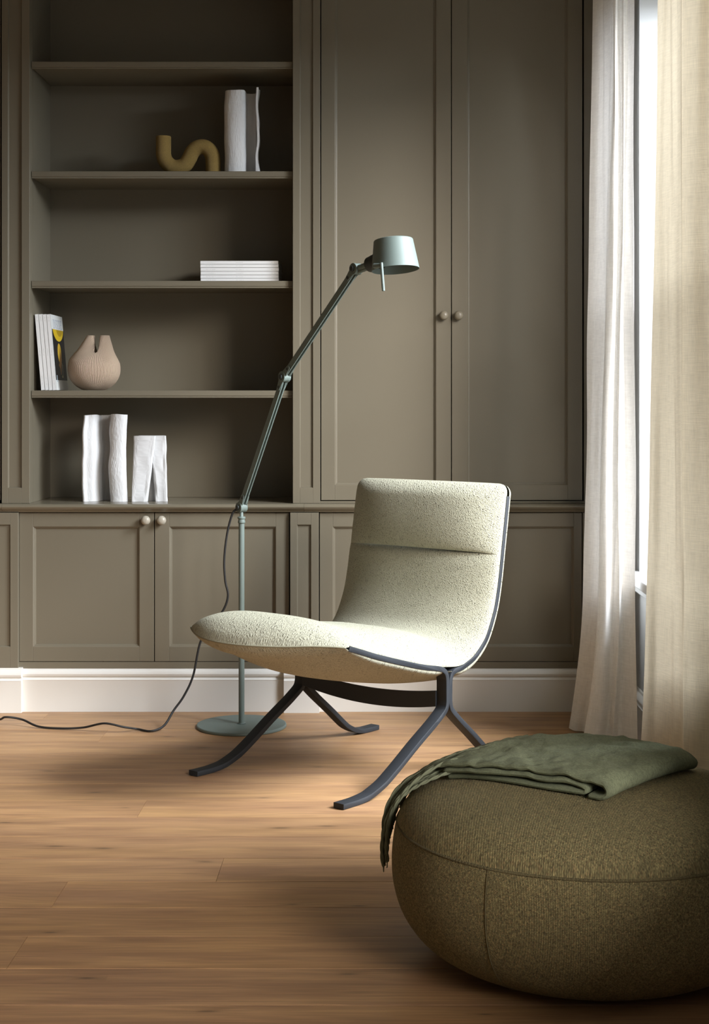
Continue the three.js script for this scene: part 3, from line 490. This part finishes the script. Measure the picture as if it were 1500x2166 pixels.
curtain('curtain', 'bright white linen curtain gathered beside the tall cupboard, lit by the window',
  [[0.835, -4.98], [0.74, -5.00], [0.645, -5.105], [0.655, -5.06], [0.685, -5.02], [0.72, -4.94], [0.66, -4.86], [0.637, -4.81], [0.67, -4.78], [0.715, -4.80], [0.725, -4.765], [0.755, -4.79], [0.80, -4.74]],
  [[0.835, -5.00], [0.77, -5.02], [0.712, -5.07], [0.725, -5.03], [0.735, -4.99], [0.745, -4.93], [0.742, -4.87], [0.735, -4.83], [0.748, -4.80], [0.762, -4.81], [0.768, -4.785], [0.780, -4.795], [0.795, -4.755]],
  0.006, 2.7, 240, M.linen, 0.010);
curtain('curtain', 'beige linen curtain hanging at the right picture edge behind the pouf',
  [[0.605, -3.70], [0.64, -3.66], [0.675, -3.60], [0.692, -3.54], [0.698, -3.49], [0.700, -3.455], [0.728, -3.425], [0.765, -3.41], [0.80, -3.40], [0.825, -3.36], [0.80, -3.32], [0.83, -3.28]],
  [[0.680, -3.70], [0.692, -3.665], [0.702, -3.62], [0.704, -3.56], [0.697, -3.50], [0.686, -3.455], [0.715, -3.42], [0.755, -3.40], [0.79, -3.39], [0.82, -3.35], [0.80, -3.31], [0.83, -3.27]],
  0.006, 2.7, 260, M.drape, 0.008);
{
  const c = struct('trim_6');
  mesh('rail', box(0.765, 0.795, 2.70, 2.72, -5.15, -2.9, 0.003), M.white, c);
}

// ------------------------------------------------------------------ ceramics on the shelves
const FD = 5.475;                                         // distance of the pieces standing near the shelf fronts
// a sheet of clay standing on edge: plan line with thickness, wavy from foot to head
function slab(plan, thick, h, wob, seed, lean = 0, topVar = 0.004) {
  const wn = lattice(seed, 16, 16), cv = new THREE.CatmullRomCurve3(plan.map(([x, z]) => new THREE.Vector3(x, 0, z)), false, 'catmullrom', 0.5), n = 90, P = cv.getSpacedPoints(n), O = [];
  const nor = P.map((p, i) => { const a = P[Math.max(0, i - 1)], b = P[Math.min(n, i + 1)], l = Math.hypot(b.x - a.x, b.z - a.z); return [-(b.z - a.z) / l, (b.x - a.x) / l]; });
  for (let i = 0; i <= n; i++) O.push([P[i].x + nor[i][0] * thick / 2, P[i].z + nor[i][1] * thick / 2, i / n]);
  for (let i = n; i >= 0; i--) O.push([P[i].x - nor[i][0] * thick / 2, P[i].z - nor[i][1] * thick / 2, i / n]);
  O.push(O[0]); const m = O.length - 1; let len = [0]; for (let i = 1; i <= m; i++) len.push(len[i - 1] + Math.hypot(O[i][0] - O[i - 1][0], O[i][1] - O[i - 1][1]));
  const f = (i, j) => { const q = O[Math.round(i * m)], y = j * (h + topVar * (wn(q[2] * 7, 2) - 0.5) * 2); return [q[0] + wob * (wn(q[2] * 3, j * 5) - 0.5) + lean * j, y, q[1] + wob * (wn(q[2] * 3 + 8, j * 4 + 3) - 0.5)]; };
  const side = grid(m, 40, f, (i, j) => [len[Math.round(i * m)], j * h], true);
  const lid = (j, up) => { const p = [], ix = []; for (let i = 0; i <= n; i++) { p.push(...f(i / m, j), ...f((2 * n + 1 - i) / m, j)); if (i) { const a = 2 * i - 2; ix.push(...(up ? [a, a + 1, a + 3, a, a + 3, a + 2] : [a, a + 3, a + 1, a, a + 2, a + 3])); } } const g = new THREE.BufferGeometry(); g.setAttribute('position', new THREE.Float32BufferAttribute(p, 3)); g.setAttribute('uv', new THREE.Float32BufferAttribute(new Float32Array(p.length / 3 * 2), 2)); g.setIndex(ix); g.computeVertexNormals(); return g; };
  return merge([side, lid(1, true), lid(0, false)]);
}
{
  const y = shelfTop[1], x = (px) => ex(px, FD) - ex(510, FD);
  const c = thing('clay_sculpture', 'tall narrow white clay sculpture on the second shelf, curled wall with a thin right edge', 'sculpture', [ex(510, FD), y + 0.0005, -5.49]);
  mesh('curled_wall', slab([[x(488), -0.075], [x(476), -0.045], [x(478), -0.008], [x(494), 0.008], [x(512), 0.0], [x(516), -0.03], [x(517), -0.062], [x(529), -0.072], [x(541), -0.06]], 0.007, 0.299, 0.007, 71, 0, 0.003), M.clay, c);
  mesh('edge_fin', slab([[x(542), -0.066], [x(543.5), -0.03], [x(545), 0.008]], 0.0075, 0.306, 0.012, 73, -0.001, 0.002), M.clay, c);
}
{
  const y = 0.733, d = 5.50, x = (px) => ex(px, d) - ex(224, d);
  const c = thing('clay_sculpture', 'wide white folded clay sculpture with a recessed middle, standing on the worktop', 'sculpture', [ex(224, d), y + 0.0005, -d]);
  mesh('folded_wall', slab([[x(178), 0.012], [x(184), 0.0], [x(196), -0.008], [x(204), -0.035], [x(207), -0.085], [x(219), -0.100], [x(230), -0.085], [x(233), -0.035], [x(235), 0.0], [x(246), 0.012], [x(259), 0.012], [x(269), 0.002]], 0.0085, 0.312, 0.012, 84, 0, 0.004), M.clay, c);
}
{
  const y = 0.733, d = 5.50, x = (px) => ex(px, d) - ex(316, d);
  const c = thing('clay_sculpture', 'small white clay sculpture of two slabs parted at the foot, on the worktop', 'sculpture', [ex(316, d), y + 0.0005, -d]);
  const leg = (tl, tr, bl, br, z, thick, seed) => { const wn = lattice(seed, 16, 16), h = 0.236; return grid(48, 40, (i, j) => { const a = i * 2 * Math.PI, cs = Math.cos(a), sn = Math.sin(a), n = 0.35, u = Math.sign(cs) * Math.pow(Math.abs(cs), n), v = Math.sign(sn) * Math.pow(Math.abs(sn), n), l = mix(x(bl), x(tl), j), r = mix(x(br), x(tr), j); return [(l + r) / 2 + u * (r - l) / 2 + 0.003 * (wn(v * 2 + 3, j * 6) - 0.5), j * h, z + v * thick / 2 + 0.006 * (wn(u * 2 + 4, j * 5) - 0.5) - 0.02 * j * 0.0]; }, (i, j) => [i * 0.16, j * h], true); };
  const lid = (g) => { const ps = g.attributes.position, n = 48, o = ps.count - (n + 1), p = [], ix = []; let c = [0, 0, 0]; for (let i = 0; i < n; i++) { const v = [ps.getX(o + i), ps.getY(o + i), ps.getZ(o + i)]; p.push(...v); c = c.map((q, k) => q + v[k] / n); } p.push(...c); for (let i = 0; i < n; i++) ix.push(i, n, (i + 1) % n); const q = new THREE.BufferGeometry(); q.setAttribute('position', new THREE.Float32BufferAttribute(p, 3)); q.setAttribute('uv', new THREE.Float32BufferAttribute(new Float32Array(p.length / 3 * 2), 2)); q.setIndex(ix); q.computeVertexNormals(); return merge([g, q]); };
  mesh('left_slab', lid(leg(284, 330.5, 279.5, 312, 0.006, 0.020, 91)), M.clay, c);
  mesh('right_slab', lid(leg(317, 350, 328.5, 353, -0.0135, 0.018, 92)), M.clay, c);
  mesh('back_slab', lid(leg(290, 345, 300, 345, -0.045, 0.012, 93)), M.clay, c);
}
{
  const d = 5.50, y = shelfTop[1], X = (px) => ex(px, d) - ex(396, d), Y = (py) => (360.8 - py) * d / F, R = 0.0272;
  const c = thing('tube_vase', 'ochre ceramic vase shaped like a bent tube, on the second shelf', 'vase', [ex(396, d), y + 0.0005, -d - 0.03]);
  const pts = [[343.5, 280], [343.5, 300], [343.8, 318], [349, 332], [361, 342.5], [375, 344.2], [389, 339], [398, 326], [405, 312], [415, 303], [427, 300.6], [439, 306], [447, 319], [449, 336], [449.2, 350], [449.2, 360.6]].map(([a, b]) => [X(a), Y(b), 0]);
  mesh('body', tube(pts, R, 160, 32), M.ochre, c);
  mesh('rim', new THREE.TorusGeometry(R - 0.003, 0.003, 10, 40).rotateX(Math.PI / 2).translate(X(343.5), Y(280), 0), M.ochre, c);
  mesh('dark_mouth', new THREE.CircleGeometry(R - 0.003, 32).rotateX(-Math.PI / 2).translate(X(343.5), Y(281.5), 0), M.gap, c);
}
{
  const d = 5.53, y = shelfTop[3], s = d / F, c = thing('ribbed_vase', 'ribbed terracotta-beige vase with two short necks, beside the leaning magazines', 'vase', [ex(199, d), y + 0.0005, -d]);
  const res = 110, mc = new MarchingCubes(res, std({}), false, false, 300000), half = 0.115; mc.isolation = 0;
  const sdf = (x, yy, z) => {
    const e = (px, py, pz, rx, ry, rz) => { const q = Math.hypot((x - px) / rx, (yy - py) / ry, (z - pz) / rz), g = Math.hypot((x - px) / rx / rx, (yy - py) / ry / ry, (z - pz) / rz / rz); return q * (q - 1) / Math.max(g, 1e-6); };
    const cone = (x0, y0, r0, x1, y1, r1) => { const dx = x1 - x0, dy = y1 - y0, t = clamp(((x - x0) * dx + (yy - y0) * dy) / (dx * dx + dy * dy)), qx = x - x0 - dx * t, qy = yy - y0 - dy * t; return Math.hypot(qx, qy, z) - mix(r0, r1, Math.pow(t, 0.85)); };
    const sm = (a, b, k) => { const h = clamp(0.5 + 0.5 * (b - a) / k); return mix(b, a, h) - k * h * (1 - h); };
    let v = e(0, 0.074, 0, 0.0945, 0.080, 0.078);
    v = sm(v, cone(-0.036, 0.10, 0.052, -0.0085, 0.205, 0.0115), 0.014);
    v = sm(v, cone(0.034, 0.10, 0.054, 0.038, 0.205, 0.0160), 0.014);
    const slot = Math.hypot(x - 0.0128, Math.min(0, yy - 0.146) * 0.7) - 0.0080 - 0.05 * Math.max(0, yy - 0.146);          // the cleft between the necks
    v = Math.max(v, -Math.max(slot, 0.120 - yy)); v = Math.max(v, yy - 0.199, 0.0015 - yy); return v;
  };
  for (let k = 0; k < res; k++) for (let j = 0; j < res; j++) for (let i = 0; i < res; i++) mc.field[k * res * res + j * res + i] = -sdf((i / res * 2 - 1) * half, (j / res * 2 - 1) * half + 0.1, (k / res * 2 - 1) * half);
  mc.update();
  const cnt = mc.count, P = mc.positionArray.slice(0, cnt * 3), g = new THREE.BufferGeometry(), uv = [];
  for (let i = 0; i < cnt; i++) { P[i * 3] *= half; P[i * 3 + 1] = P[i * 3 + 1] * half + 0.1; P[i * 3 + 2] *= half; const x = P[i * 3], z = P[i * 3 + 2], yy = P[i * 3 + 1]; uv.push(Math.atan2(x - 0.012 * smooth(0.1, 0.2, yy), z + 1e-5) / (2 * Math.PI) * 128 + yy * 5, yy * 10); }
  g.setAttribute('position', new THREE.Float32BufferAttribute(P, 3)); g.setAttribute('normal', new THREE.Float32BufferAttribute(mc.normalArray.slice(0, cnt * 3), 3)); g.setAttribute('uv', new THREE.Float32BufferAttribute(uv, 2));
  mesh('body', g, M.ribbed, c);
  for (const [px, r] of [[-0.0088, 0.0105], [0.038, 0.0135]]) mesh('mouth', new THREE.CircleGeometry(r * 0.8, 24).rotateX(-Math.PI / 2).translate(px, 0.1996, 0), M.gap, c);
}

// ------------------------------------------------------------------ magazines
function canvasTex(w, h, draw) { const cv = document.createElement('canvas'); cv.width = w; cv.height = h; draw(cv.getContext('2d'), w, h); const t = new THREE.CanvasTexture(cv); t.colorSpace = THREE.SRGBColorSpace; return t; }
const spineTex = [1, 2, 3].map(k => canvasTex(1024, 48, (g, w, h) => { g.fillStyle = '#e4e4e2'; g.fillRect(0, 0, w, h); g.fillStyle = '#cfcfcc'; const r = rng(k); for (const [a, b] of [[70, 190], [465, 560], [930, 985]]) for (let x = a; x < b; x += 9) if (r() > 0.15) g.fillRect(x, 17 + r() * 3, 6, 10 + r() * 4); }));
const coverTex = canvasTex(512, 680, (g, w, h) => {
  g.fillStyle = '#d8dad6'; g.fillRect(0, 0, w, h);
  g.fillStyle = '#0c0c10'; g.fillRect(18, 130, w - 18, 460);
  g.save(); g.beginPath(); g.rect(18, 130, w - 18, 400); g.clip(); g.fillStyle = '#cfae22'; g.beginPath(); g.ellipse(275, 118, 225, 118, 0, 0, 7); g.fill(); g.fillStyle = '#a88a1c'; g.beginPath(); g.ellipse(330, 120, 130, 70, 0, 0, 7); g.fill(); g.restore();
  g.fillStyle = '#cfa92e'; g.beginPath(); g.ellipse(265, 345, 78, 92, 0, 0, 7); g.fill();
  g.fillStyle = '#b98a4a'; g.beginPath(); g.moveTo(300, 330); g.lineTo(345, 395); g.lineTo(300, 470); g.lineTo(280, 540); g.lineTo(255, 540); g.lineTo(245, 480); g.lineTo(190, 455); g.lineTo(255, 410); g.closePath(); g.fill();
  g.fillStyle = '#8e8f80'; g.beginPath(); g.moveTo(320, 420); g.lineTo(372, 450); g.lineTo(352, 560); g.lineTo(330, 560); g.closePath(); g.fill();
  g.fillStyle = '#c9c58f'; g.fillRect(300, 545, 46, 22);
  g.fillStyle = '#9fb0b8'; g.fillRect(62, 545, 26, 62); g.fillStyle = '#c8d2d4'; g.fillRect(68, 548, 8, 40);
  g.fillStyle = '#8f97a8'; g.font = '112px serif'; g.textAlign = 'center'; g.save(); g.translate(270, 122); g.scale(0.98, 1); g.fillText('INSIDE', 0, 0); g.restore();
});
function magazineGeo(L, T, Dp) { return [box(0, L, 0.0006, T - 0.0006, -Dp, -0.0012, 0.0004), box(0, L, 0, 0.0007, -Dp, 0, 0), box(0, L, T - 0.0007, T, -Dp, 0, 0), box(0, L, 0, T, -0.0012, 0, 0.0005)]; }
function magazine(label, L, T, Dp, k, cover, group) {     // lies flat: length along x, spine facing +z
  const o = thing('magazine', label, 'magazine', [0, 0, 0], 0, group), G = magazineGeo(L, T, Dp);
  mesh('pages', G[0], std({ color: lin(0.68, 0.66, 0.61), roughness: 0.9 }), o);
  mesh('cover', merge([G[1], G[2], G[3]]), M.paper, o);
  const s = new THREE.PlaneGeometry(L * 0.995, T * 0.9); s.translate(L / 2, T / 2, 0.0003); mesh('spine', s, std({ map: spineTex[k % 3], roughness: 0.55 }), o);
  if (cover) { const q = grid(1, 1, (i, j) => [j * L, -0.0003, -i * Dp]); mesh('cover_print', q, std({ map: coverTex, roughness: 0.4, side: THREE.DoubleSide }), o); }
  return o;
}
{
  const d = 5.47, x0 = ex(424, d), L = ex(589.5, d) - x0, y = shelfTop[2], T = [0.0110, 0.0110, 0.0122, 0.0122, 0.0110, 0.0110], r = rng(3);
  const order = ['lowest', 'second from bottom', 'third from bottom', 'third from top', 'second from top', 'topmost'];
  let h = y + 0.0004;
  T.forEach((t, k) => { const o = magazine(`white-spined magazine lying flat on the third shelf, ${order[k]} in its stack`, L - 0.0005 * (k % 3), t, 0.21, k, false, 'magazines stacked flat on the third shelf'); o.position.set(x0 + (r() - 0.5) * 0.0022, h, -d + (r() - 0.5) * 0.003); h += t + 0.0011; });
}
{
  const d = 5.465, y = shelfTop[3], T = 0.0128, L = 0.272, lean = 0.085;
  const place = ['leftmost', 'second from the left', 'third from the left', 'rightmost'];
  for (let k = 0; k < 4; k++) {
    const o = magazine(k === 3 ? 'magazine with a black and yellow cover leaning beside the ribbed vase' : `white-spined magazine leaning on the fourth shelf, ${place[k]} of the four`, L, T, 0.205, k, k === 3, 'magazines leaning on the fourth shelf');
    // stand it on end: length up and leaning left, spine to the room, cover to the right
    o.rotation.set(0, 0, Math.PI / 2 + lean);
    o.position.set(ex(86.5, d) + (k + 1) * (T + 0.0011) / Math.cos(lean), y + 0.0018, -d);
  }
}

const renderer = new THREE.WebGLRenderer({ antialias: true });
renderer.shadowMap.enabled = true;
renderer.toneMapping = THREE.LinearToneMapping;
renderer.toneMappingExposure = EXPOSURE;
renderer.render(scene, camera);
